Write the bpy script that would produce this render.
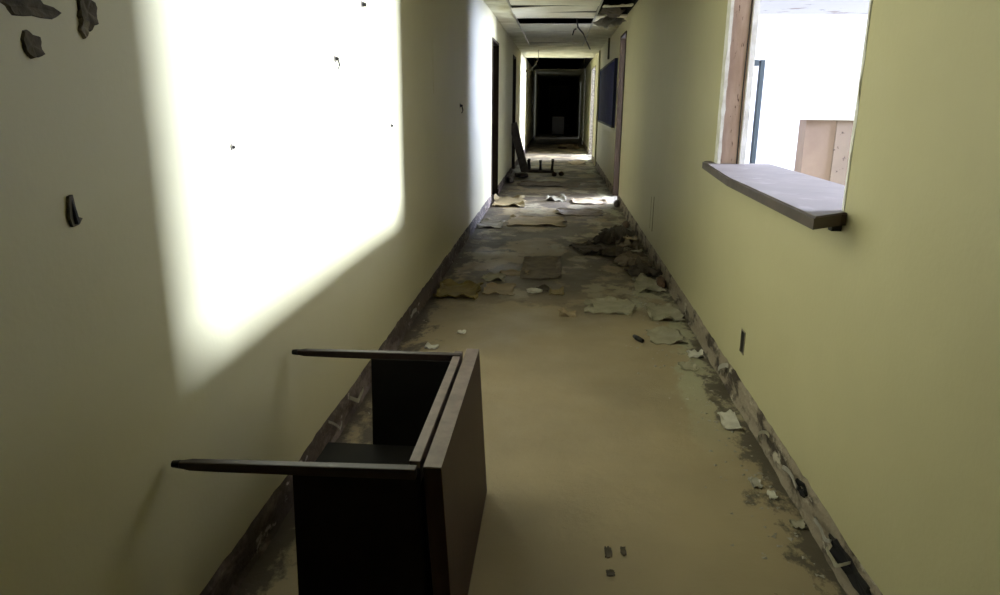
import bpy, bmesh, math, random
from mathutils import Vector, Matrix, noise
random.seed(7)
PI = math.pi
for o in list(bpy.data.objects): bpy.data.objects.remove(o)
S = bpy.context.scene
COL = S.collection

# ---------------------------------------------------------------- camera
YAW, PITCH, ROLL = math.radians(4.2626), math.radians(15.0614), math.radians(0.6)
fw = Vector((-math.sin(YAW)*math.cos(PITCH), math.cos(YAW)*math.cos(PITCH), -math.sin(PITCH)))
rt = Vector((math.cos(YAW), math.sin(YAW), 0)); up = rt.cross(fw)
r2 = rt*math.cos(ROLL)+up*math.sin(ROLL); u2 = -rt*math.sin(ROLL)+up*math.cos(ROLL)
cd = bpy.data.cameras.new('camera'); cam = bpy.data.objects.new('camera', cd); COL.objects.link(cam)
cd.sensor_width = 36; cd.lens = 26.1; cd.clip_start = .05; cd.clip_end = 200
m = Matrix.Identity(4)
for i in range(3): m[i][0] = r2[i]; m[i][1] = u2[i]; m[i][2] = -fw[i]
m[0][3], m[1][3], m[2][3] = 0, 0, 1.3
cam.matrix_world = m
S.camera = cam
# ---------------------------------------------------------------- world + exposure
w = bpy.data.worlds.new('world'); S.world = w; w.use_nodes = True
bg = w.node_tree.nodes['Background']; bg.inputs[0].default_value = (.75, .86, 1, 1); bg.inputs[1].default_value = 1.0
S.view_settings.view_transform = 'Standard'; S.view_settings.look = 'None'
S.view_settings.exposure = 0; S.view_settings.gamma = 1
try: S.view_settings.use_curve_mapping = False
except Exception: pass
# ---------------------------------------------------------------- daylight just outside the modelled window openings of the side rooms
def daylight(name, loc, sy, sz, watts, rot=(0, PI/2, 0), col=(.87, .98, 1.3)):
    l = bpy.data.lights.new(name, 'AREA'); l.shape = 'RECTANGLE'; l.size = sz; l.size_y = sy
    l.energy = watts; l.color = col
    o = bpy.data.objects.new(name, l); COL.objects.link(o); o.location = loc; o.rotation_euler = rot
    return o
daylight('daylight_main', (5.86, 4.0, 1.95), .90, .60, 3200)
daylight('daylight_second', (5.86, 8.0, 1.9), 1.5, 1.0, 170)
daylight('daylight_room_two', (4.66, 13.85, 1.80), 5.5, .9, 5400)
daylight('daylight_room_three', (4.16, 19.3, 1.85), 1.1, .7, 2200)
daylight('added_light_room_four', (3.16, 30.0, 1.5), .8, 1.0, 60)  # added weak lamp to brighten the dark far end

# ---------------------------------------------------------------- materials
def lin(c): return tuple((v/12.92 if v <= .04045 else ((v+.055)/1.055)**2.4) for v in c)
def mat(name, base, rough=.7, var=None, scale=3.0, detail=6, bump=0.0, bscale=40, spec=.3, lo=.4, hi=.65, stretch=(1,1,1), third=None, tscale=8, tlo=.6, thi=.66):
    M = bpy.data.materials.new(name); M.use_nodes = True; nt = M.node_tree; b = nt.nodes['Principled BSDF']
    b.inputs['Roughness'].default_value = rough
    b.inputs['Specular IOR Level'].default_value = spec
    tc = nt.nodes.new('ShaderNodeTexCoord'); mp = nt.nodes.new('ShaderNodeMapping'); mp.inputs['Scale'].default_value = stretch
    nt.links.new(tc.outputs['Object'], mp.inputs[0])
    col = None
    def layer(prev, c, sc, l, h, det):
        n = nt.nodes.new('ShaderNodeTexNoise'); n.inputs['Scale'].default_value = sc; n.inputs['Detail'].default_value = det
        n.inputs['Roughness'].default_value = .62
        nt.links.new(mp.outputs[0], n.inputs['Vector'])
        r = nt.nodes.new('ShaderNodeMapRange'); r.inputs['From Min'].default_value = l; r.inputs['From Max'].default_value = h
        nt.links.new(n.outputs['Fac'], r.inputs['Value'])
        x = nt.nodes.new('ShaderNodeMix'); x.data_type = 'RGBA'
        nt.links.new(r.outputs[0], x.inputs[0])
        if hasattr(prev, 'default_value') and not isinstance(prev, tuple): nt.links.new(prev, x.inputs[6])
        else: x.inputs[6].default_value = (*prev, 1)
        x.inputs[7].default_value = (*c, 1)
        return x.outputs[2]
    prev = base
    if var: prev = layer(prev, var, scale, lo, hi, detail)
    if third: prev = layer(prev, third, tscale, tlo, thi, 8)
    if isinstance(prev, tuple): b.inputs['Base Color'].default_value = (*prev, 1)
    else: nt.links.new(prev, b.inputs['Base Color'])
    if bump:
        n = nt.nodes.new('ShaderNodeTexNoise'); n.inputs['Scale'].default_value = bscale; n.inputs['Detail'].default_value = 5
        nt.links.new(mp.outputs[0], n.inputs['Vector'])
        bp = nt.nodes.new('ShaderNodeBump'); bp.inputs['Strength'].default_value = bump; bp.inputs['Distance'].default_value = .01
        nt.links.new(n.outputs['Fac'], bp.inputs['Height']); nt.links.new(bp.outputs[0], b.inputs['Normal'])
    return M
M = {}
M['wall'] = mat('pale_yellow_paint', (.46, .425, .25), .55, (.435, .398, .232), 1.2, bump=.06, bscale=60, spec=.35)
M['room'] = mat('white_room_paint', (.62, .62, .61), .8, (.56, .56, .54), 2.0)
M['roomdark'] = mat('low_bounce_wall', (.17, .165, .155), .85, (.13, .125, .115), 3.0)  # unseen room walls darkened to cut light bounced into the corridor
M['roomceil'] = mat('peeling_white_ceiling', (.56, .53, .49), .85, (.34, .28, .24), 2.3, lo=.55, hi=.62, third=(.25, .22, .19), tscale=5, tlo=.62, thi=.68, bump=.5, bscale=14)
M['raw'] = mat('raw_plaster_band', (.25, .21, .155), .9, (.05, .038, .028), 7, lo=.5, hi=.6, bump=.8, bscale=45, stretch=(1, .6, 1.3), third=(.38, .34, .27), tscale=11, tlo=.6, thi=.66)
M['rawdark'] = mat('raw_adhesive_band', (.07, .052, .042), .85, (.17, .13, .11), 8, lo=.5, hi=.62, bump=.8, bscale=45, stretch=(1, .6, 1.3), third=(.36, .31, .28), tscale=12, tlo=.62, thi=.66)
M['ceil'] = mat('ceiling_tile_grey', (.80, .78, .66), .9, (.68, .66, .54), 3, bump=.2, bscale=90)
M['plaster'] = mat('painted_soffit', (.72, .70, .55), .8, (.50, .47, .32), 2.5)
M['grid'] = mat('ceiling_grid_metal', (.42, .41, .36), .5)
M['void'] = mat('dark_void', (.012, .011, .012), .95)  # darkness of ceiling void, far end and band holes put into the colour
M['stud'] = mat('bare_pink_brown_wood', (.50, .37, .29), .8, (.40, .28, .21), 5, stretch=(3, 3, .7), third=(.12, .07, .05), tscale=26, tlo=.62, thi=.66, bump=.3, bscale=30)
M['pinkboard'] = mat('bare_drywall_paper', (.24, .175, .13), .85, (.20, .14, .105), 4, third=(.16, .10, .08), tscale=30, tlo=.70, thi=.73)
M['speckboard'] = mat('nail_specked_board', (.22, .17, .13), .85, (.18, .14, .105), 4, third=(.05, .035, .03), tscale=34, tlo=.62, thi=.65)
M['white'] = mat('chalk_white_plaster', (.80, .79, .76), .8, (.62, .60, .55), 12)
M['laminate'] = mat('grey_brown_laminate', (.13, .11, .098), .6, (.10, .084, .075), 4, third=(.17, .148, .135), tscale=10, tlo=.55, thi=.7, spec=.4)
M['lamedge'] = mat('dark_laminate_edge', (.085, .065, .055), .5, (.05, .04, .035), 9)
M['teal'] = mat('dark_teal_metal', (.004, .010, .010), .6)
M['darkwood'] = mat('dark_brown_wood', (.05, .032, .022), .6, (.03, .018, .012), 6, stretch=(3, 3, .5))
M['doorjamb'] = mat('brown_jamb', (.03, .021, .014), .6, (.025, .016, .01), 5, stretch=(3, 3, .5), third=(.08, .055, .035), tscale=9, tlo=.66, thi=.7, spec=.05)
M['tabletop'] = mat('red_brown_laminate', (.038, .019, .015), .55, (.029, .015, .012), 7, spec=.25, stretch=(1, 3, .5))
M['tableedge'] = mat('worn_brown_edge', (.17, .13, .11), .5, (.11, .08, .068), 18, spec=.45)
M['tableblack'] = mat('near_black_wood', (.008, .007, .006), .7, (.011, .009, .008), 8, spec=.12)
M['tableleg'] = mat('dark_leg_wood', (.028, .017, .015), .45, (.020, .013, .012), 10, spec=.3)
M['blue'] = mat('navy_board_fabric', (.024, .030, .15), .8, (.017, .022, .11), 6, spec=.05)
M['bluedark'] = mat('navy_board_frame', (.012, .014, .035), .6, spec=.1)
M['black'] = mat('matt_black', (.012, .011, .010), .5)
M['torn_dark'] = mat('dark_torn_backing', (.10, .085, .06), .9, (.05, .042, .03), 20, bump=.5, bscale=60)  # dark tone for torn marks, bracket plate and wall strip
M['torn'] = mat('torn_plaster', (.28, .25, .19), .9, (.10, .085, .065), 25, bump=.5, bscale=60)
M['cable'] = mat('dark_cable', (.03, .027, .025), .5)
M['palecable'] = mat('pale_cable', (.5, .48, .42), .5)
M['d_yellow'] = mat('yellowed_vinyl', (.26, .205, .10), .6, (.19, .15, .07), 6, bump=.3, bscale=25)
M['d_olive'] = mat('olive_vinyl', (.20, .155, .045), .6, (.14, .10, .035), 6, bump=.3, bscale=25)
M['d_tan'] = mat('tan_vinyl', (.32, .25, .15), .65, (.23, .18, .11), 5, bump=.3, bscale=25)
M['d_grey'] = mat('grey_board', (.34, .32, .28), .7, (.25, .23, .19), 6, bump=.3, bscale=25)
M['d_pale'] = mat('pale_tile_paper', (.33, .31, .23), .75, (.25, .23, .165), 8, bump=.3, bscale=25)
M['d_white'] = mat('white_scrap', (.55, .53, .46), .75, (.42, .40, .34), 14, bump=.3, bscale=25)
M['d_dark'] = mat('dark_wet_carpet', (.045, .036, .027), .75, (.085, .068, .05), 9, bump=.6, bscale=40)
M['d_brown'] = mat('brown_carpet_back', (.20, .16, .115), .8, (.11, .088, .06), 9, bump=.6, bscale=40)
M['d_rust'] = mat('rust_brown_chunk', (.10, .055, .032), .8, (.05, .03, .02), 14, bump=.5)
M['d_farpale'] = mat('far_grey_metal', (.33, .32, .32), .5)

def floor_mat():
    Mx = bpy.data.materials.new('worn_subfloor'); Mx.use_nodes = True; nt = Mx.node_tree; b = nt.nodes['Principled BSDF']
    tc = nt.nodes.new('ShaderNodeTexCoord'); sep = nt.nodes.new('ShaderNodeSeparateXYZ'); nt.links.new(tc.outputs['Object'], sep.inputs[0])
    def noisef(sc, det, st=(1, 1, 1), rough=.6, loc=(0, 0, 0)):
        mp = nt.nodes.new('ShaderNodeMapping'); mp.inputs['Scale'].default_value = st; mp.inputs['Location'].default_value = loc
        nt.links.new(tc.outputs['Object'], mp.inputs[0])
        n = nt.nodes.new('ShaderNodeTexNoise'); n.inputs['Scale'].default_value = sc; n.inputs['Detail'].default_value = det; n.inputs['Roughness'].default_value = rough
        nt.links.new(mp.outputs[0], n.inputs['Vector']); return n.outputs['Fac']
    def mr(v, a, bb, c=0, d=1):
        r = nt.nodes.new('ShaderNodeMapRange'); r.inputs[1].default_value = a; r.inputs[2].default_value = bb; r.inputs[3].default_value = c; r.inputs[4].default_value = d
        nt.links.new(v, r.inputs[0]); return r.outputs[0]
    def mul(a, bb):
        x = nt.nodes.new('ShaderNodeMath'); x.operation = 'MULTIPLY'; nt.links.new(a, x.inputs[0]); nt.links.new(bb, x.inputs[1]); return x.outputs[0]
    def add(a, bb):
        x = nt.nodes.new('ShaderNodeMath'); x.operation = 'ADD'; nt.links.new(a, x.inputs[0]); nt.links.new(bb, x.inputs[1]); return x.outputs[0]
    def mix(f, A, B):
        x = nt.nodes.new('ShaderNodeMix'); x.data_type = 'RGBA'; nt.links.new(f, x.inputs[0])
        for s, v in ((6, A), (7, B)):
            if isinstance(v, tuple): x.inputs[s].default_value = (*v, 1)
            else: nt.links.new(v, x.inputs[s])
        return x.outputs[2]
    # brown adhesive; beyond four metres the vinyl is gone in patches
    c = mix(mr(noisef(.9, 3), .4, .62), (.31, .25, .155), (.235, .19, .12))
    far = mr(sep.outputs[1], 4.2, 5.2)
    c = mix(mul(far, mr(noisef(1.6, 5, (1, .8, 1)), .44, .50)), c, (.115, .092, .062))
    c = mix(mul(far, mr(noisef(2.3, 6, (1, .8, 1), .6, (4, 7, 0)), .56, .60)), c, (.30, .265, .18))
    c = mix(mul(far, mr(noisef(3.1, 7, (1, .7, 1), .7, (9, 1, 3)), .57, .63)), c, (.085, .068, .047))
    # pale residue along the right wall
    ex = add(mr(sep.outputs[0], .30, .85, -.28, .2), noisef(2.4, 6, (1, .5, 1), .65, (2, 2, 2)))
    lim = mul(mr(ex, .54, .60), mr(sep.outputs[1], 2.5, 3.4))
    c = mix(lim, c, (.33, .315, .215))
    # grime along both edges and specks; left strip widened to paint shade beside the table
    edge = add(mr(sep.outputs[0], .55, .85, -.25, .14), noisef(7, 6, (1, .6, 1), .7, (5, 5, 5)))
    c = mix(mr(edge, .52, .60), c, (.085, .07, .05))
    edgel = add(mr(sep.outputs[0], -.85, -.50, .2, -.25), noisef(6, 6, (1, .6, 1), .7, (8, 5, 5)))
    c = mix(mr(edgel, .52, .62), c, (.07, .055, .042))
    c = mix(mr(noisef(16, 6, (1, 1, 1), .7, (3, 0, 0)), .70, .73), c, (.08, .062, .042))
    nt.links.new(c, b.inputs['Base Color'])
    nt.links.new(mr(noisef(2, 4), .35, .65, .42, .7), b.inputs['Roughness'])
    b.inputs['Specular IOR Level'].default_value = .35
    bp = nt.nodes.new('ShaderNodeBump'); bp.inputs['Strength'].default_value = .35; bp.inputs['Distance'].default_value = .01
    nt.links.new(noisef(18, 8, (1, 1, 1), .7), bp.inputs['Height']); nt.links.new(bp.outputs[0], b.inputs['Normal'])
    return Mx
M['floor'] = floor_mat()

# ---------------------------------------------------------------- helpers
def box(bm, x0, x1, y0, y1, z0, z1):
    v = [bm.verts.new((x, y, z)) for z in (z0, z1) for (x, y) in ((x0, y0), (x1, y0), (x1, y1), (x0, y1))]
    for f in ((3, 2, 1, 0), (4, 5, 6, 7), (0, 1, 5, 4), (1, 2, 6, 5), (2, 3, 7, 6), (3, 0, 4, 7)): bm.faces.new([v[i] for i in f])
def obj(name, bm, m_, parent=None, bevel=0, smooth=False):
    me = bpy.data.meshes.new(name); bm.normal_update(); bm.to_mesh(me); bm.free()
    me.materials.append(m_ if not isinstance(m_, str) else M[m_])
    if smooth:
        for p in me.polygons: p.use_smooth = True
    o = bpy.data.objects.new(name, me); COL.objects.link(o)
    if parent: o.parent = parent
    if bevel:
        md = o.modifiers.new('bevel', 'BEVEL'); md.width = bevel; md.segments = 2; md.limit_method = 'ANGLE'
    return o
def boxes(name, lst, m_, parent=None, bevel=0):
    bm = bmesh.new()
    for b in lst: box(bm, *b)
    return obj(name, bm, m_, parent, bevel)
def struct(name, lst, m_, parent=None, bevel=0):
    o = boxes(name, lst, m_, parent, bevel)
    if not parent: o['kind'] = 'structure'
    return o
def empty(name, loc, rz=0, rx=0, ry=0):
    o = bpy.data.objects.new(name, None); COL.objects.link(o); o.location = loc; o.rotation_euler = (rx, ry, rz); o.empty_display_size = .1
    return o
def tag(o, label, cat, group=None, kind=None):
    o['label'] = label; o['category'] = cat
    if group: o['group'] = group
    if kind: o['kind'] = kind
    return o
def prism(bm, pts, axis, a0, a1):
    """extrude a polygon (list of 2-D points) along an axis"""
    def P(p, a):
        return {'x': (a, p[0], p[1]), 'y': (p[0], a, p[1]), 'z': (p[0], p[1], a)}[axis]
    A = [bm.verts.new(P(p, a0)) for p in pts]; B = [bm.verts.new(P(p, a1)) for p in pts]
    bm.faces.new(A[::-1]); bm.faces.new(B)
    n = len(pts)
    for i in range(n): bm.faces.new((A[i], A[(i+1) % n], B[(i+1) % n], B[i]))
    bmesh.ops.recalc_face_normals(bm, faces=bm.faces)
def tube(bm, pts, r, n=8):
    rings = []
    for i, p in enumerate(pts):
        p = Vector(p); a = Vector(pts[max(i-1, 0)]); b = Vector(pts[min(i+1, len(pts)-1)])
        d = (b-a).normalized(); s = d.cross(Vector((0, 0, 1)));
        if s.length < .01: s = d.cross(Vector((1, 0, 0)))
        s.normalize(); t = d.cross(s)
        rr = r[i] if isinstance(r, (list, tuple)) else r
        rings.append([bm.verts.new(p+s*math.cos(2*PI*k/n)*rr+t*math.sin(2*PI*k/n)*rr) for k in range(n)])
    for a, b in zip(rings, rings[1:]):
        for k in range(n): bm.faces.new((a[k], a[(k+1) % n], b[(k+1) % n], b[k]))
    bm.faces.new(rings[0][::-1]); bm.faces.new(rings[-1])
def sheet_bm(w, l, th=.004, curl=.02, rag=.12, seed=0, folds=0, n=12, base=.001, edge=0.0):
    """irregular broken sheet with thickness, curled rim and optional folds; lies on z=0"""
    rnd = random.Random(seed); bm = bmesh.new(); off = Vector((seed*3.1, seed*1.7, 0))
    k = max(n, 8); V = {}
    pts = []
    for s in (1, 0):
        for i in range(k+1):
            for j in range(k+1):
                u, v = i/k*2-1, j/k*2-1
                nx = noise.noise(Vector((u*1.3, v*1.3, 5))+off); ny = noise.noise(Vector((u*1.3, v*1.3, 9))+off)
                ex = abs(u)**3; ey = abs(v)**3
                rim_x = rag*(noise.noise(Vector((v*3.1, 1.5*math.copysign(1, u), 2))+off)*1.6+.4*noise.noise(Vector((v*9, u, 4))+off))
                rim_y = rag*(noise.noise(Vector((u*3.1, 1.5*math.copysign(1, v), 7))+off)*1.6+.4*noise.noise(Vector((u*9, v, 8))+off))
                x = (u-math.copysign(1, u)*ex*max(0, .12+rim_x) + nx*.06)*w/2
                y = (v-math.copysign(1, v)*ey*max(0, .12+rim_y) + ny*.06)*l/2
                e = max(abs(u), abs(v))
                z = min(curl, .22*min(w, l))*max(0, e-.45)**1.5*2.2*max(0, .35+noise.noise(Vector((u*1.6, v*1.6, 3))+off)*1.5)
                if folds: z += folds*(.5+.5*math.sin((v*1.0+u*.35+nx*.8)*PI*2.2+seed))**1.6*(.55+.6*abs(noise.noise(Vector((u*2, v, 1))+off)))*max(.15, 1-.8*abs(u)**2)
                z += edge
                V[(s, i, j)] = bm.verts.new((x, y, base+z+s*th))
    for i in range(k):
        for j in range(k):
            bm.faces.new([V[(1, a, b)] for a, b in ((i, j), (i+1, j), (i+1, j+1), (i, j+1))])
            bm.faces.new([V[(0, a, b)] for a, b in ((i, j+1), (i+1, j+1), (i+1, j), (i, j))])
    for i in range(k):
        for (a, b) in (((i, 0), (i+1, 0)), ((i+1, k), (i, k)), ((0, i+1), (0, i)), ((k, i), (k, i+1))):
            bm.faces.new([V[(0, *a)], V[(0, *b)], V[(1, *b)], V[(1, *a)]])
    return bm
def sheet(name, x, y, w_, l, m_, label, cat='debris', rz=0, z=0, group=None, **k):
    o = obj(name, sheet_bm(w_, l, **k), m_, None, smooth=False); o.location = (x, y, z); o.rotation_euler = (0, 0, rz)
    tag(o, label, cat, group); return o
def lump_bm(sx, sy, sz, seed=0, amp=.35, sub=2):
    bm = bmesh.new(); bmesh.ops.create_icosphere(bm, subdivisions=sub, radius=1)
    off = Vector((seed*2.3, seed, 0))
    for v in bm.verts:
        f = 1+amp*noise.noise(v.co*1.5+off)+.4*amp*noise.noise(v.co*4+off)
        v.co = Vector((v.co.x*f*sx/2, v.co.y*f*sy/2, max(v.co.z*f, -.8)*sz/2+.4*sz))
    return bm
def lump(name, x, y, sx, sy, sz, m_, label, cat='debris', seed=0, z=0, rz=0, group=None, amp=.35):
    o = obj(name, lump_bm(sx, sy, sz, seed, amp), m_); o.location = (x, y, z); o.rotation_euler = (0, 0, rz)
    tag(o, label, cat, group); return o

# ---------------------------------------------------------------- setting
W = .85; H = 2.38; T = .12; Y0, Y1 = -9.0, 37.0; HT = 2.75
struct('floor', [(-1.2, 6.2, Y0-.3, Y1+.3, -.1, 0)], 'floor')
def wall(name, xa, xb, openings, m_):
    L = []; y = Y0
    for (a, b, z0, z1) in openings:
        L.append((xa, xb, y, a, 0, HT))
        if z0 > 0: L.append((xa, xb, a, b, 0, z0))
        L.append((xa, xb, a, b, z1, HT)); y = b
    L.append((xa, xb, y, Y1, 0, HT))
    return struct(name, L, m_)
wall('wall_left', -W-T, -W, [(9.62, 10.6, 0, 2.09), (14.0, 14.9, 0, 2.15)], 'wall')
wall('wall_right', W, W+T, [(2.2, 4.0, .96, 2.2), (9.9, 10.75, 0, 2.2), (17.7, 19.5, 0, 2.15), (28.4, 29.2, 0, 2.1)], 'wall')
struct('wall_back', [(-W-T, W+T, Y0-.12, Y0, 0, HT)], 'wall')
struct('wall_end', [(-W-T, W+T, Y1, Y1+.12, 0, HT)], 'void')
# closed dark doors in the left wall
for n, (a, b, h) in enumerate([(9.62, 10.6, 2.09), (14.0, 14.9, 2.15)], 1):
    d = empty('door_%d' % n, (-W, a, 0)); d['kind'] = 'structure'
    boxes('door_frame', [(-T, .012, 0, .035, 0, h), (-T, .012, b-a-.035, b-a, 0, h), (-T, .012, .035, b-a-.035, h-.035, h)], 'doorjamb', d)
    lf = boxes('door_leaf', [(-T, -T+.04, .035, b-a-.035, .01, h-.035)], 'darkwood', d)
    bm = bmesh.new(); tube(bm, [(-T+.04, .12, 1.0), (-T+.085, .12, 1.0)], .012); tube(bm, [(-T+.08, .11, 1.0), (-T+.08, .22, 1.0)], .009)
    obj('door_handle', bm, 'grid', lf)
# open doorways in the right wall: jambs only, the leaves are gone; last one added for light
for n, (a, b, h, mm) in enumerate([(9.9, 10.75, 2.2, 'doorjamb'), (17.7, 19.5, 2.15, 'torn'), (28.4, 29.2, 2.1, 'white')], 3):
    d = empty('door_%d' % n, (W, a, 0)); d['kind'] = 'structure'
    boxes('door_jamb', [(-.012, T+.01, 0, .03, 0, h)], mm, d)
    boxes('door_jamb', [(-.012, T+.01, b-a-.03, b-a, 0, h)], mm, d)
    boxes('door_header', [(-.012, T+.01, .03, b-a-.03, h-.03, h)], mm, d)
# pale trim of a far opening
struct('trim_1', [(W-.05, W, 24.0, 24.12, 0, 2.36)], 'white')
struct('trim_2', [(W-.03, W, 15.9, 16.02, 0, 2.36)], 'wall')
struct('trim_3', [(-W, W, 29.2, 29.35, 0, .012)], 'd_grey')

# ---- side room one behind the opening
RX = 5.7
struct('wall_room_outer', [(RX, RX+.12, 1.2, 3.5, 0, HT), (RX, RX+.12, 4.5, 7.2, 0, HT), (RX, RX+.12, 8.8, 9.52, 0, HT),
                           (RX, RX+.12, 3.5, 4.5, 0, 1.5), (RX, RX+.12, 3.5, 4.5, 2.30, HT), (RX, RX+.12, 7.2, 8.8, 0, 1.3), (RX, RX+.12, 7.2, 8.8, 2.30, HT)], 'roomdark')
for n, (a, b, z0) in enumerate([(3.5, 4.5, 1.5), (7.2, 8.8, 1.3)], 2):
    wn = empty('window_%d' % n, (RX, a, z0)); wn['kind'] = 'structure'
    hh = 2.30-z0
    boxes('window_frame', [(.02, .08, 0, .05, 0, hh), (.02, .08, b-a-.05, b-a, 0, hh), (.02, .08, .05, b-a-.05, 0, .05), (.02, .08, .05, b-a-.05, hh-.05, hh)], 'white', wn)
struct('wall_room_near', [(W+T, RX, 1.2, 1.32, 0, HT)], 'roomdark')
struct('wall_room_far', [(W+T, RX+.12, 9.4, 9.52, 0, HT)], 'room')
struct('ceiling_room', [(W+T, RX, 1.32, 9.4, 2.34, 2.46)], 'roomceil')
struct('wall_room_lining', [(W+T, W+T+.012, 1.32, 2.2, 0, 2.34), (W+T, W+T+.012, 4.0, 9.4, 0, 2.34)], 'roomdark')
# ---- room two, three, and an unseen room four added to light the far end
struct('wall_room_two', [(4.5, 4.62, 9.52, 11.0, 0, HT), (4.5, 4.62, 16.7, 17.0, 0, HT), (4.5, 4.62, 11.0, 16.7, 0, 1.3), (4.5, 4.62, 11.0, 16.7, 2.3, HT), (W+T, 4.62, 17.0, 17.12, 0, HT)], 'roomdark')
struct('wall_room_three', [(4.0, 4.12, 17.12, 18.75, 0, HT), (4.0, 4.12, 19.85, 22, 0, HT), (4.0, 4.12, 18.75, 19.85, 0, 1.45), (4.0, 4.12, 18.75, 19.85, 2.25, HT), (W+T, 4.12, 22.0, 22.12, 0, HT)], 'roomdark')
struct('wall_added_room_four', [(3.0, 3.12, 27.5, 29.6, 0, HT), (3.0, 3.12, 30.4, 31.5, 0, HT), (3.0, 3.12, 29.6, 30.4, 0, 1), (3.0, 3.12, 29.6, 30.4, 2.0, HT), (W+T, 3.12, 27.38, 27.5, 0, HT), (W+T, 3.12, 31.5, 31.62, 0, HT)], 'room')
struct('ceiling_side_rooms', [(W+T, 4.62, 9.52, 22.12, 2.5, 2.62), (W+T, 3.12, 27.38, 31.62, 2.5, 2.62)], 'roomceil')

# ---- corridor ceiling: plain soffit near, then lay-in panels with gaps under a black plenum
L = [(-W, W, Y0, 8.2, H, H+.02), (-W, -.6, 8.2, 15.0, H, H+.02), (-W, W, 15.0, 18.9, H, H+.02), (-W, W, 25.5, Y1, H, H+.02)]
L += [(.46, W, 9.95, 15.0, H, H+.02)]
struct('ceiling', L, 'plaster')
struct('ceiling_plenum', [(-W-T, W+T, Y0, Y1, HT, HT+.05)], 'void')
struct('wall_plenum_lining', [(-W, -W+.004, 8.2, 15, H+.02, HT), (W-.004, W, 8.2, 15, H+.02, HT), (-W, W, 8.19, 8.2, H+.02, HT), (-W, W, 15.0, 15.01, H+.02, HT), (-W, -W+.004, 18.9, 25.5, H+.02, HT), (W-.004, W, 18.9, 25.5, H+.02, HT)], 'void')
struct('ceiling_grid', [(-.6, .46, y, y+.024, H-.003, H+.006) for y in (8.2, 8.93, 9.55, 10.17, 10.92, 14.30)] +
       [(-.6, -.578, 8.2, 15.0, H-.003, H+.006), (.436, .46, 8.2, 15.0, H-.003, H+.006)], 'grid')
tl = [(8.225, 8.90, 'grey ceiling panel with a thin dark gap behind it, nearest of the row', 0, .012),
      (8.955, 9.53, 'grey ceiling panel sagging at its left corner', .03, -.01),
      (9.575, 10.15, 'grey ceiling panel in front of the long dark slot', .012, .008),
      (10.945, 12.1, 'pale ceiling panel just behind the long dark slot', 0, 0),
      (12.12, 13.2, 'pale ceiling panel in the middle of the far row', 0, 0),
      (13.22, 14.25, 'pale ceiling panel in front of the thin dark line', 0, .0),
      (14.33, 14.98, 'pale ceiling panel behind the thin dark line, farthest of the row', 0, 0)]
for y0, y1, lb, dl, dr in tl:
    bm = bmesh.new(); xs = [-.575+i*1.008/8 for i in range(9)]
    top = []
    for k in range(9):
        u = k/8; dz = -dl*(1-u)**2-dr*u**2
        top.append((xs[k], H+.002+dz))
    prism(bm, top+[(x, z+.006) for x, z in top[::-1]], 'y', y0, y1)
    t = obj('ceiling_panel', bm, 'ceil'); tag(t, lb, 'ceiling panel', 'lay-in panels over the corridor')

# ---- exposed bands where the baseboards were torn off
def band(name, side, m_, segs, seed):
    bm = bmesh.new(); h = .115
    for (a, b) in segs:
        n = max(4, int((b-a)/.045)); P = []
        for i in range(n+1):
            y = a+(b-a)*i/n; row = []
            hh = h+.012*noise.noise(Vector((y*3, seed, 0)))+.008*noise.noise(Vector((y*17, seed, 0)))
            for j in range(7):
                t = j/6; z = hh*t
                d = .004+.009*abs(noise.noise(Vector((y*9, t*3, seed))))+.012*max(0, noise.noise(Vector((y*4, t*2, seed+5))))
                if j == 0: d += .008
                if j == 6: d = .0005
                row.append(bm.verts.new((side*(W-d), y, z)))
            P.append(row)
        for i in range(n):
            for j in range(6):
                q = [P[i][j], P[i+1][j], P[i+1][j+1], P[i][j+1]]
                bm.faces.new(q if side > 0 else q[::-1])
    o = obj(name, bm, m_); o['kind'] = 'structure'; return o
band('baseboard_right', 1, 'raw', [(.4, 9.88), (10.77, 17.68), (19.52, 28.3)], 3)
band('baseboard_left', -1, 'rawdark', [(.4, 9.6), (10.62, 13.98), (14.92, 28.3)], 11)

# ---- window opening (window_1): bare stud jambs, plaster edges
wn = empty('window_1', (W, 2.2, .96)); wn['kind'] = 'structure'
jb = boxes('window_jamb', [(.006, T-.004, 1.765, 1.80, .04, 1.24)], 'stud', wn)
boxes('window_jamb', [(.006, T-.004, 0, .03, .04, 1.24)], 'stud', wn)
boxes('window_header', [(.006, T-.004, .03, 1.765, 1.205, 1.24)], 'stud', wn)
def ragstrip(name, x0, x1, y0, y1, z0, z1, seed, m_, parent):
    bm = bmesh.new(); n = 40; pr = None
    for i in range(n+1):
        z = z0+(z1-z0)*i/n; k = noise.noise(Vector((z*14, seed, 0)))*.006+noise.noise(Vector((z*40, seed, 0)))*.003
        r = [bm.verts.new(p) for p in ((x0-(k if x0 < .05 else 0), y0+k*.4, z), (x1+(k if x0 < .05 else 0), y0+k*.4, z), (x1+(k if x0 < .05 else 0), y1, z), (x0, y1, z))]
        if pr:
            for q in range(4): bm.faces.new((pr[q], pr[(q+1) % 4], r[(q+1) % 4], r[q]))
        else: bm.faces.new(r[::-1])
        pr = r
    bm.faces.new(pr); return obj(name, bm, m_, parent)
ragstrip('plaster_edge', -.004, .012, 1.75, 1.83, .04, 1.26, 2, 'white', wn)
ragstrip('plaster_edge', T-.012, T+.016, 1.74, 1.80, .04, 1.26, 6, 'white', wn)
ragstrip('plaster_edge', -.003, .010, -.003, .012, .04, 1.26, 9, 'white', wn)
bm = bmesh.new(); tube(bm, [(T-.022, 1.758, .04), (T-.026, 1.755, .4), (T-.020, 1.757, .8), (T-.024, 1.758, 1.2)], .0035)
obj('loose_cable', bm, 'cable', wn)

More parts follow.
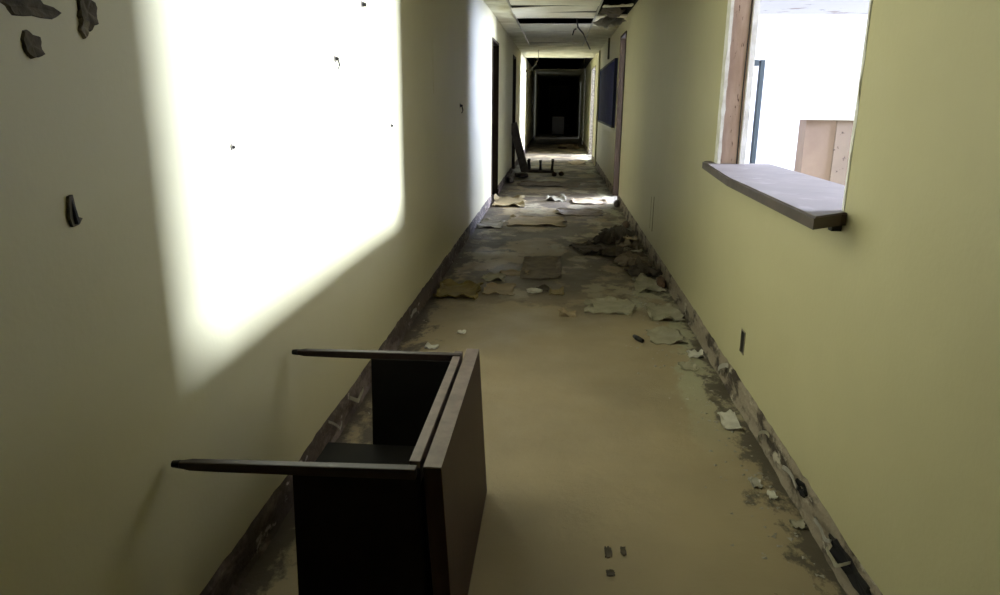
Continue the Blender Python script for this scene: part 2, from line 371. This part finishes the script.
# counter shelf through the opening
cs = empty('counter_shelf', (W, 2.0, .955))
poly = [(-.015, .175), (-.12, .085), (-.11, 1.2), (-.045, 2.10), (-.02, 2.14), (.0, 2.14), (.0, 1.995), (.28, 1.995), (.28, .205), (.0, .205), (.0, .175)]
bm = bmesh.new(); prism(bm, poly, 'z', .016, .045); obj('shelf_top', bm, 'laminate', cs, .002)
bm = bmesh.new()
outer = [(-.002, .170), (-.017, .170), (-.126, .078), (-.116, 1.2), (-.051, 2.104), (-.024, 2.146), (-.002, 2.146)]
inner = [(-.002, .19), (-.012, .19), (-.104, .10), (-.094, 1.2), (-.030, 2.10), (-.015, 2.125), (-.002, 2.125)]
prism(bm, outer+inner[::-1], 'z', .008, .040); obj('shelf_edge', bm, 'lamedge', cs)
bm = bmesh.new(); box(bm, -.035, -.006, .185, .215, -.012, .010); obj('bracket', bm, 'black', cs)
tag(cs, 'grey brown laminate counter shelf with clipped corner in the wall opening', 'shelf')

# things in the bright room
pw = empty('partition_stub', (1.36, 4.2, 0))
boxes('board_face', [(0, .16, 0, .012, 0, 1.225)], 'pinkboard', pw)
boxes('board_face', [(.162, .70, -.004, .012, 0, 1.225)], 'speckboard', pw)
boxes('core', [(0, .70, .012, .12, 0, 1.225)], 'pinkboard', pw)
boxes('cap', [(-.02, .72, -.02, .14, 1.225, 1.28)], 'white', pw, .004)
tag(pw, 'waist-high pinkish bare partition with white cap behind the wall opening', 'partition')
sf = empty('metal_door_frame', (1.2, 8.2, 0))
boxes('upright', [(.915, .965, 0, .07, 0, 1.76)], 'teal', sf, .004)
boxes('crossbar', [(0, .90, 0, .07, 1.70, 1.76)], 'teal', sf, .004)
boxes('upright', [(-.06, 0, 0, .07, 0, 1.76)], 'teal', sf, .004)
tag(sf, 'slim dark teal metal frame standing in the bright room beyond the opening', 'frame')
sheet('rubble_sheet', 1.16, 4.5, .15, .3, 'd_grey', 'grey scrap lying beside the pinkish partition in the bright room', seed=31, curl=.05, z=0)

# ---------------------------------------------------------------- overturned table
tb = empty('overturned_table', (-.22, 1.43, 0))
TX = -.22
# tabletop is now an upright board, leaning a touch to the left
bm = bmesh.new(); prism(bm, [(.016, .006), (-.024, .006), (-.054, .52), (-.012, .52)], 'y', 0, .80)
o = obj('tabletop', bm, 'tabletop', tb, .002)
bm = bmesh.new(); prism(bm, [(-.0525, .519), (-.0125, .519), (-.0125, .5225), (-.0525, .5225)], 'y', .0, .80); obj('top_edging', bm, 'tableedge', tb)
bm = bmesh.new(); prism(bm, [(-.062, .47), (-.086, .47), (-.089, .522), (-.064, .522)], 'y', .025, .775); obj('front_rail', bm, 'tableedge', tb, .0015)
bm = bmesh.new(); prism(bm, [(-.05, .015), (-.075, .015), (-.083, .47), (-.056, .47)], 'y', .03, .77); obj('under_board', bm, 'tableblack', tb)
for (ya, yb) in ((-.03+.0, .0), (.715, .735)):
    bm = bmesh.new(); prism(bm, [(-.045, .01), (-.36, .01), (-.35, .505), (-.065, .505)], 'y', ya+.03 if ya < 0 else ya, yb+.03 if ya < 0 else yb)
    obj('side_panel', bm, 'tableblack', tb, .0015)
bm = bmesh.new(); box(bm, -.345, -.05, .03, .715, .01, .03); obj('back_panel', bm, 'tableblack', tb)
bm = bmesh.new(); box(bm, -.50, -.08, .42, .70, .20, .215); obj('dark_board', bm, 'tableblack', tb)  # dark board added across the inside of the turned table
# legs: square near the box, slightly tapered to a rounded foot against the wall
def leg(y, z, xa=-.065, xb=-.60, s=.025, yaw=0):
    bm = bmesh.new(); prof = [(xa, s), (xb+.12, s*.92), (xb+.03, s*.84), (xb+.012, s*.66), (xb+.004, s*.62)]
    rings = []
    for x, q in prof:
        yy = y+(x-xa)*math.tan(yaw)
        rings.append([bm.verts.new((x, yy+a*q/2, z+b*q/2)) for a, b in ((-1, -1), (1, -1), (1, 1), (-1, 1))])
    for a, b in zip(rings, rings[1:]):
        for k in range(4): bm.faces.new((a[k], a[(k+1) % 4], b[(k+1) % 4], b[k]))
    bm.faces.new(rings[0][::-1]); bm.faces.new(rings[-1]); bmesh.ops.recalc_face_normals(bm, faces=bm.faces)
    l = obj('leg', bm, 'tableleg', tb, .003)
    bm = bmesh.new(); yy = y+(xb-xa)*math.tan(yaw); tube(bm, [(xb+.006, yy, z), (xb-.012, yy, z)], [.010, .008], 10)
    obj('foot_glide', bm, 'black', l)
leg(-.013, .515, yaw=math.radians(1.5)); leg(.735, .514, yaw=math.radians(0.5)); leg(-.013, .026); leg(.735, .026)
tag(tb, 'dark brown table lying on its side with two legs pointing at the left wall', 'table')

# ---------------------------------------------------------------- marks and fittings on the walls
def patch(name, side, y, z, wy, hz, m_, label, cat, seed, th=.004, lx=0, rag=.5):
    """irregular raised torn patch on a wall"""
    bm = bmesh.new(); n = 18; A = []; B = []
    for i in range(n):
        a = 2*PI*i/n; r = 1+rag*noise.noise(Vector((math.cos(a)*1.6, math.sin(a)*1.6, seed)))+.25*noise.noise(Vector((math.cos(a)*5, math.sin(a)*5, seed)))
        p = (r*wy/2*math.cos(a), r*hz/2*math.sin(a))
        A.append(bm.verts.new((0, *p))); B.append(bm.verts.new((-side*th*(.5+abs(noise.noise(Vector((a, seed, 1))))), p[0]*.9, p[1]*.9)))
    c = bm.verts.new((-side*th*.3, 0, 0))
    for i in range(n):
        j = (i+1) % n; bm.faces.new((A[i], A[j], B[j], B[i])); bm.faces.new((B[i], B[j], c))
    bmesh.ops.recalc_face_normals(bm, faces=bm.faces)
    o = obj(name, bm, m_); o.location = (side*W, y, z); tag(o, label, cat); return o
def anchor(y, z, label, s=1, hook=True, seed=1, grp='screw anchors left in the left wall'):
    e = empty('wall_anchor', (-W, y, z)); tag(e, label, 'anchor', grp)
    bm = bmesh.new(); tube(bm, [(0, 0, 0), (.016*s, 0, -.002*s)], [.009*s, .006*s], 8); obj('plug', bm, 'black', e)
    bm = bmesh.new(); n = 12; vs = []
    for i in range(n):
        a = 2*PI*i/n; r = .016*s*(1+.5*noise.noise(Vector((math.cos(a)*2, math.sin(a)*2, seed))))
        vs.append((r*math.cos(a), r*.9*math.sin(a)))
    prism(bm, vs, 'x', .0, .003); obj('chipped_ring', bm, 'torn', e)
    if hook:
        bm = bmesh.new(); tube(bm, [(.012*s, 0, -.002), (.016*s, .010*s, -.026*s), (.01*s, .004*s, -.042*s)], .0035*s, 6); obj('hook', bm, 'black', e)
anchor(1.88, 1.18, 'small dark screw anchor in the white light patch, left of its centre', .55, False, 2)
anchor(2.84, 1.455, 'screw anchor with bent hook high in the white light patch', .9, True, 3)
anchor(3.76, 1.18, 'small anchor hole near the right edge of the white light patch', .8, False, 4)
anchor(3.27, 1.70, 'chipped anchor at the very top of the white light patch', 1.2, False, 5)
anchor(6.48, 1.27, 'dark hook standing alone on the wall between light patch and far door', 1.5, True, 6)
# bracket-like torn fixing at left
e = empty('wall_bracket', (-W, 1.21, 1.11)); tag(e, 'dark torn metal bracket stub alone at the left end of the left wall', 'bracket')
bm = bmesh.new(); prism(bm, [(-.006, .024), (.004, .026), (.008, .0), (.010, -.014), (.022, -.018), (.010, -.028), (-.006, -.030), (-.012, -.012)], 'x', 0, .006); obj('plate', bm, 'torn_dark', e)
bm = bmesh.new(); tube(bm, [(.002, 0, .020), (.007, .001, -.004), (.006, .004, -.024)], [.0035, .0045, .006], 7); obj('stub', bm, 'black', e)
patch('torn_plaster_patch', -1, 1.175, 1.440, .13, .036, 'torn_dark', 'dark torn gouge at the top left corner of the left wall', 'gouge', 4, .006)
patch('torn_plaster_patch', -1, 1.172, 1.382, .05, .040, 'torn_dark', 'hanging torn scrap just below the top left corner gouge', 'gouge', 8, .008)
patch('torn_plaster_patch', -1, 1.33, 1.450, .055, .055, 'torn_dark', 'dark torn hole right of the top left corner gouge', 'gouge', 12, .008)
patch('torn_plaster_patch', -1, 1.312, 1.422, .022, .032, 'torn', 'small pale flap hanging under the torn hole, top left', 'gouge', 15, .01)
patch('wall_stain', -1, 5.1, 1.55, .05, .34, 'wall', 'faint long vertical dent right of the light patch', 'dent', 21, .003)
patch('torn_plaster_patch', 1, 1.78, .072, .34, .055, 'void', 'black torn hole in the right band at the bottom edge of the view', 'gouge', 33, .028)  # raised black patch paints the dark inside of a gap
patch('torn_plaster_patch', 1, 2.22, .08, .12, .04, 'void', 'small black hole in the right band level with the curled flake', 'gouge', 35, .026)
# empty outlet box on the right wall
ob = empty('outlet_box', (W, 3.13, .285)); tag(ob, 'small black empty outlet box low on the right wall', 'outlet')
boxes('rim', [(-.004, 0, -.032, .032, .047, .052), (-.004, 0, -.032, .032, -.052, -.047), (-.004, 0, -.032, -.028, -.047, .047), (-.004, 0, .028, .032, -.047, .047)], 'torn', ob)
boxes('dark_plate', [(-.0015, 0, -.028, .028, -.047, .047)], 'black', ob)  # flat black plate paints the dark inside of the open box
# thin gouge low on the right wall
g = boxes('wall_gouge', [(-.003, 0, -.006, .006, -.15, .15)], 'torn_dark'); g.location = (W, 6.33, .38); tag(g, 'thin vertical dark gouge low on the right wall', 'gouge')
g = boxes('wall_gouge', [(-.002, 0, -.004, .004, -.15, .13)], 'torn'); g.location = (W, 6.50, .38); tag(g, 'faint pale scratch just behind the dark vertical gouge, right wall', 'gouge')
# blue notice board
nb = empty('notice_board', (W, 11.2, .98)); tag(nb, 'navy blue notice board on the right wall beyond the doorway', 'board')
boxes('panel', [(-.035, 0, .0, 3.9, 0, .93)], 'blue', nb)
boxes('frame', [(-.045, 0, -.03, 0, -.03, .96), (-.045, 0, 3.9, 3.93, -.03, .96), (-.045, 0, 0, 3.9, -.03, 0), (-.045, 0, 0, 3.9, .93, .96)], 'bluedark', nb)
# hanging strip above the board
g = boxes('hanging_conduit', [(-.03, -.005, -.06, .06, -.17, .17)], 'torn_dark'); g.location = (W, 13.1, 2.20); tag(g, 'dark vertical strip on the right wall above the blue board', 'strip')

# ceiling debris at the right of the gaps
bm = sheet_bm(.32, .5, th=.012, curl=.03, seed=5, folds=.03); t = obj('hanging_insulation', bm, 'd_grey'); t.location = (.62, 9.75, 2.27); t.rotation_euler = (.25, -.35, .3)
tag(t, 'grey torn insulation hanging from the black hole in the ceiling', 'insulation')
bm = sheet_bm(.26, .35, th=.01, curl=.05, seed=9, folds=.02); t = obj('broken_ceiling_piece', bm, 'd_dark'); t.location = (.60, 9.25, 2.33); t.rotation_euler = (-.2, .3, .2)
tag(t, 'dark broken ceiling piece wedged in front of the hanging insulation', 'ceiling piece')
bm = sheet_bm(.35, .22, th=.012, curl=.02, seed=19); t = obj('broken_ceiling_piece', bm, 'ceil'); t.location = (.655, 9.02, 2.375); t.rotation_euler = (.1, -.05, .1)
tag(t, 'small pale ceiling fragment left across the black hole', 'ceiling piece')
bm = bmesh.new(); tube(bm, [(.22, 10.75, 2.45), (.25, 10.9, 2.33), (.34, 11.2, 2.27), (.40, 11.6, 2.20), (.47, 11.9, 2.11)], .011, 7); t = obj('hanging_cable', bm, 'cable')
tag(t, 'dark cable dangling from the long dark ceiling slot', 'cable')
bm = bmesh.new(); tube(bm, [(.22, 10.8, 2.30), (.20, 11.0, 2.31), (.18, 11.1, 2.25)], .01, 7); t = obj('hanging_cable', bm, 'cable')
tag(t, 'short dark cable stub beside the longer dangling cable', 'cable')
bm = bmesh.new(); tube(bm, [(-.45, 16.2, H+.01), (-.44, 16.2, 2.22), (-.50, 16.2, 2.08), (-.62, 16.2, 1.97), (-.72, 16.2, 1.95)], .012, 8); t = obj('hanging_cable', bm, 'palecable')
tag(t, 'pale curved cable hanging at the dark corridor mouth', 'cable')

# ---------------------------------------------------------------- debris on the corridor floor
sheet('vinyl_sheet', -.62, 9.75, .46, 1.05, 'd_yellow', 'yellowed curled vinyl sheet by the left wall below the far left door', 'vinyl', seed=1, curl=.05, th=.008, rz=.05)
sheet('vinyl_sheet', -.20, 8.15, .70, .75, 'd_tan', 'wide tan vinyl sheet mid-corridor in front of the yellowed one', 'vinyl', seed=2, curl=.035, th=.006)
sheet('vinyl_sheet', -.69, 7.85, .30, .5, 'd_grey', 'pale grey sheet against the left wall left of the tan sheet', 'vinyl', seed=3, curl=.04)
sheet('vinyl_sheet', .30, 8.9, .6, .6, 'd_brown', 'thin brown sheet right of the tan sheet, mid-corridor', 'vinyl', seed=41, curl=.03)
sheet('vinyl_sheet', -.09, 5.75, .36, .85, 'd_brown', 'dark rectangular floor tile lying loose in mid-corridor', 'vinyl', seed=6, curl=.03, rag=.05, th=.005)
sheet('paper_scrap', -.45, 5.37, .20, .24, 'd_pale', 'pale scrap left of the dark rectangular tile', 'scrap', seed=7, curl=.03)
sheet('paper_scrap', -.30, 5.55, .26, .16, 'd_tan', 'thin tan scrap touching the dark tile on its left side', 'scrap', seed=77, curl=.02)
sheet('vinyl_sheet', -.66, 4.92, .34, .46, 'd_olive', 'olive brown vinyl sheet curling up beside the left band', 'vinyl', seed=8, curl=.06, th=.007)
sheet('vinyl_sheet', -.38, 5.02, .24, .34, 'd_tan', 'dull tan sheet overlapping the olive brown sheet', 'vinyl', seed=88, curl=.02)
lump('plaster_chunk', -.125, 4.98, .12, .10, .035, 'd_white', 'crumbly white plaster chunk in mid-corridor', 'plaster', seed=3)
sheet('dark_flake', -.07, 5.06, .10, .09, 'd_dark', 'black curled flake behind the crumbly white chunk', 'flake', seed=10, curl=.12, th=.005)
sheet('paper_scrap', .03, 4.99, .11, .16, 'd_yellow', 'small yellowish scrap right of the crumbly white chunk', 'scrap', seed=11, curl=.05)
sheet('paper_scrap', .10, 4.44, .12, .12, 'd_tan', 'small tan flake with dark edge left of the pale sheet', 'scrap', seed=12, curl=.05)
sheet('vinyl_sheet', .38, 4.65, .34, .36, 'd_pale', 'pale torn floor sheet in the middle of the corridor litter', 'vinyl', seed=13, curl=.04, th=.007, rag=.2)
sheet('vinyl_sheet', .70, 5.25, .22, .42, 'd_pale', 'pale crumpled sheet just in front of the dark carpet heap', 'vinyl', seed=14, curl=.05, th=.006, folds=.015)
sheet('vinyl_sheet', .72, 4.53, .24, .40, 'd_pale', 'pale square-ended sheet against the right band', 'vinyl', seed=15, curl=.03, th=.006, rag=.22)
sheet('paper_scrap', .66, 4.05, .22, .30, 'd_pale', 'thin pale flake flat on the floor behind the white strip', 'scrap', seed=16, curl=.02)
sheet('paper_scrap', .775, 3.74, .09, .10, 'd_white', 'white paper strip at the foot of the right band', 'scrap', seed=17, curl=.03)
sheet('paper_scrap', .70, 3.55, .10, .12, 'd_pale', 'small pale flake nearer than the white strip', 'scrap', seed=18, curl=.02)
sheet('paper_scrap', .765, 2.90, .085, .20, 'd_white', 'white square card lying alone by the right band', 'card', seed=19, curl=.015, rag=.02, th=.003, rz=-.05)
sheet('paper_scrap', .775, 2.30, .03, .05, 'd_white', 'tiny white chip beyond the curled flake near the right band', 'scrap', seed=20, curl=.03)
sheet('paint_flake', .805, 2.12, .05, .05, 'd_pale', 'curled pale flake nearest the camera by the right band', 'flake', seed=22, curl=.08)
sheet('paint_flake', .74, 2.38, .04, .08, 'd_grey', 'grey flake left of the tiny white chip', 'flake', seed=23, curl=.05)
sheet('paint_flake', -.52, 4.0, .055, .06, 'd_white', 'small white flake alone left of mid-corridor behind the table', 'flake', seed=24, curl=.10)
sheet('paint_flake', -.65, 3.72, .08, .07, 'd_white', 'white flake half hidden behind the upper table leg', 'flake', seed=25, curl=.08)
bm = bmesh.new(); tube(bm, [(-.014, .045, .014), (.0, .0, .016), (.024, -.04, .014)], [.011, .015, .012], 10); t = obj('rubber_stub', bm, 'black', smooth=True); t.location = (.49, 3.96, 0)
tag(t, 'short black rubber stub lying on the bare brown floor', 'stub')
for i, (x, y, a, b, lb) in enumerate([(.19, 1.92, .022, .06, 'larger black crumb on the floor at the bottom of the view'), (.235, 1.93, .018, .045, 'smaller black crumb right of the larger one'), (.19, 1.82, .026, .03, 'black crumb nearest the camera')]):
    sheet('tar_crumb', x, y, a, b, 'd_dark', lb, 'crumb', seed=50+i, curl=.002, th=.002, rag=.3, group='dark crumbs near the camera')
# heap of dark carpet at the right
heap = [(.64, 7.30, .40, .56, 'd_dark', 'dark folded carpet piece at the back of the right-hand heap', .11),
        (.50, 6.98, .26, .34, 'd_dark', 'black humped carpet flap on the left rear of the heap', .13),
        (.69, 6.72, .26, .50, 'd_brown', 'brown curled carpet strip in the middle of the heap', .09),
        (.60, 6.34, .42, .30, 'd_dark', 'dark carpet strip across the middle front of the heap', .08),
        (.67, 5.98, .32, .36, 'd_brown', 'brown carpet flap with raised pale rim on the heap', .09),
        (.70, 5.64, .26, .30, 'd_dark', 'dark carpet flap at the front of the heap', .08),
        (.32, 6.55, .28, .42, 'd_dark', 'flat dark scrap spreading left from the heap', .02)]
for i, (x, y, a, b, mm, lb, f) in enumerate(heap):
    sheet('carpet_piece', x, y, a, b, mm, lb, 'carpet', seed=60+i*3, curl=.03, th=.009, folds=f, rag=.25, n=22, rz=-.2+.08*i, z=.002*i, group='torn carpet heap by the right wall')
sheet('paper_scrap', .69, 6.32, .17, .10, 'd_pale', 'pale strip lying on top of the dark carpet heap', 'scrap', seed=90, curl=.04, z=.05)
sheet('paper_scrap', .72, 6.80, .13, .22, 'd_tan', 'tan curled strip on the rear of the carpet heap', 'scrap', seed=91, curl=.06, z=.07)
lump('rotten_chunk', .80, 5.28, .07, .28, .07, 'd_rust', 'rusty brown chunk against the right band in front of the heap', 'chunk', seed=9)
lump('rotten_chunk', .80, 9.55, .07, .30, .10, 'd_dark', 'dark chunk at the foot of the right doorway', 'chunk', seed=19)
lump('rotten_chunk', .78, 7.9, .08, .25, .07, 'd_rust', 'brown chunk by the right band behind the carpet heap', 'chunk', seed=29)
sheet('vinyl_sheet', .45, 9.95, .5, .6, 'd_tan', 'tan sheet in the light streak by the right doorway', 'vinyl', seed=33, curl=.03)
sheet('vinyl_sheet', .02, 10.15, .3, .5, 'd_pale', 'whitish scrap in the middle of the doorway light streak', 'vinyl', seed=34, curl=.05)
sheet('vinyl_sheet', -.1, 12.0, 1.1, .7, 'd_brown', 'wide brown sheet lying beyond the doorway light streak', 'vinyl', seed=35, curl=.04)
sheet('vinyl_sheet', .45, 16.6, .45, 1.1, 'd_tan', 'tan curled sheet right of centre before the far bright streak', 'vinyl', seed=36, curl=.05)
sheet('vinyl_sheet', .35, 22.5, .7, 1.6, 'd_tan', 'tan sheet on the floor behind the far bright streak', 'vinyl', seed=37, curl=.06)
# fine grit nobody could count
bm = bmesh.new(); rnd = random.Random(3)
def crumb(x, y, s):
    q = [Vector((rnd.uniform(-1, 1), rnd.uniform(-1, 1), 0)).normalized()*s*rnd.uniform(.5, 1) for _ in range(3)]
    a = rnd.uniform(0, 2*PI); base = [bm.verts.new((x+s*math.cos(a+k*2.1)*rnd.uniform(.6, 1.2), y+s*math.sin(a+k*2.1)*rnd.uniform(.6, 1.2), .0005)) for k in range(3)]
    t = bm.verts.new((x+s*.2, y, s*rnd.uniform(.25, .7)))
    bm.faces.new(base[::-1])
    for k in range(3): bm.faces.new((base[k], base[(k+1) % 3], t))
for _ in range(420):
    y = rnd.uniform(3.0, 9.5) if rnd.random() < .7 else rnd.uniform(1.7, 3.2)
    x = W-.03-abs(rnd.gauss(0, .10 if y < 3.4 else .22))
    if abs(x) < .8: crumb(x, y, rnd.uniform(.003, .011)*(1+y*.06))
for _ in range(160): crumb(rnd.uniform(-.8, .8), rnd.uniform(4.6, 16), rnd.uniform(.004, .016))
for _ in range(90): crumb(rnd.gauss(.60, .05), rnd.gauss(4.85, .18), rnd.uniform(.005, .014))
for _ in range(110): crumb(-W+.05+abs(rnd.gauss(0, .05)), rnd.uniform(2.3, 9.5), rnd.uniform(.004, .010))
t = obj('floor_grit', bm, 'd_grey'); tag(t, 'loose grey grit scattered over the floor and along the right wall', 'grit', kind='stuff')

# torn paper strips still hanging off the bands
strips = [(1, 1.86, 'torn pale paper strip on the right band nearest the camera'), (1, 1.98, 'second torn paper strip from the camera on the right band'),
          (1, 2.30, 'torn paper strip on the right band beside the tiny white chip'), (1, 2.62, 'torn paper strip on the right band just nearer than the white card'),
          (1, 3.35, 'torn paper strip on the right band beyond the white card'),
          (-1, 2.55, 'torn pale paper strip on the left band seen past the table leg'), (-1, 2.85, 'torn paper strip on the left band behind the table'),
          (-1, 3.35, 'torn paper strip on the left band below the upper leg tip'), (-1, 4.1, 'torn paper strip on the left band short of the olive sheet'),
          (-1, 8.6, 'torn pale strip on the left band by the far bright wall')]
for i, (sd, y, lb) in enumerate(strips):
    bm = bmesh.new(); n = 8; pr = None; rn = random.Random(i+40); L_ = rn.uniform(.10, .2); sl = rn.uniform(.3, .9); w_ = rn.uniform(.006, .014)
    for k in range(n+1):
        u = k/n; yy = (u-.5)*L_; zz = .10-.085*u*sl-(.02*math.sin(u*5+i)); xx = -sd*(.022+.018*math.sin(u*PI)+.006*math.sin(u*9+i))
        ww = w_*(1-.6*abs(u-.4))
        r = [bm.verts.new((xx+a, yy, zz+b)) for a, b in ((0, -ww), (0, ww), (sd*.003, ww), (sd*.003, -ww))]
        if pr:
            for q in range(4): bm.faces.new((pr[q], pr[(q+1) % 4], r[(q+1) % 4], r[q]))
        else: bm.faces.new(r)
        pr = r
    bm.faces.new(pr[::-1]); bmesh.ops.recalc_face_normals(bm, faces=bm.faces)
    t = obj('torn_strip', bm, 'd_grey' if i % 3 else 'd_pale'); t.location = (sd*W, y, 0); tag(t, lb, 'strip', 'torn strips on the bands')

# ---------------------------------------------------------------- far clutter
# plank leaning on the left wall
bm = bmesh.new(); box(bm, -.075, .075, -.02, .02, 0, .95)
pl = obj('leaning_plank', bm, 'd_dark', None, .004); pl.location = (-.58, 13.9, .015); pl.rotation_euler = (0, math.radians(-15.5), .25)
tag(pl, 'dark wooden plank leaning on the left wall beside the far clutter', 'plank')
bf = empty('broken_stool', (-.30, 14.3, 0)); tag(bf, 'dark broken stool upside down on the floor with stubby legs up', 'stool')
boxes('seat', [(-.26, .26, -.20, .20, .0, .05)], 'd_dark', bf, .01)
for x, y in ((-.22, -.16), (.0, -.16), (.22, -.16), (-.22, .16), (.22, .16)):
    bm = bmesh.new(); tube(bm, [(x, y, .05), (x*1.05, y, .17), (x*1.06, y, .24)], [.026, .022, .03], 8); obj('leg', bm, 'black', bf)
lump('rotten_chunk', -.62, 13.2, .26, .35, .10, 'd_dark', 'dark lump at the foot of the leaning plank', 'chunk', seed=71)
lump('rotten_chunk', -.03, 13.5, .09, .14, .09, 'd_rust', 'left one of two small rusty chunks before the broken stool', 'chunk', seed=72)
lump('rotten_chunk', .10, 13.6, .10, .14, .09, 'd_rust', 'right one of two small rusty chunks before the broken stool', 'chunk', seed=73)
lump('rotten_chunk', -.76, 12.3, .12, .5, .14, 'd_dark', 'dark mound against the left wall in front of the plank', 'chunk', seed=74)
# pale thing deep in the dark end
fb = empty('far_cabinet', (.0, 31.0, 0)); tag(fb, 'pale grey box-like cabinet at the dark far end of the corridor', 'cabinet')
boxes('body', [(-.22, .28, 0, .35, .06, .75)], 'd_farpale', fb, .01)
boxes('plinth', [(-.20, .26, .02, .33, 0, .06)], 'black', fb)
boxes('door_panel', [(-.19, .02, -.012, 0, .10, .71)], 'd_farpale', fb); boxes('door_panel', [(.04, .25, -.012, 0, .10, .71)], 'd_farpale', fb)
sheet('paper_scrap', .30, 29.4, .36, .5, 'd_white', 'white sheet standing in for a bright spot before the far grey cabinet', 'scrap', seed=95, curl=.02)  # white sheet put in for a bright spot on the floor
fd = empty('dark_doorway_panel', (.05, Y1-.06, 0)); fd['kind'] = 'structure'; fd.name = 'door_6'
boxes('door_leaf', [(-.45, .45, 0, .05, 0, 2.05)], 'black', fd)
boxes('door_frame', [(-.50, -.45, -.01, .06, 0, 2.1), (.45, .50, -.01, .06, 0, 2.1), (-.45, .45, -.01, .06, 2.05, 2.1)], 'd_dark', fd)
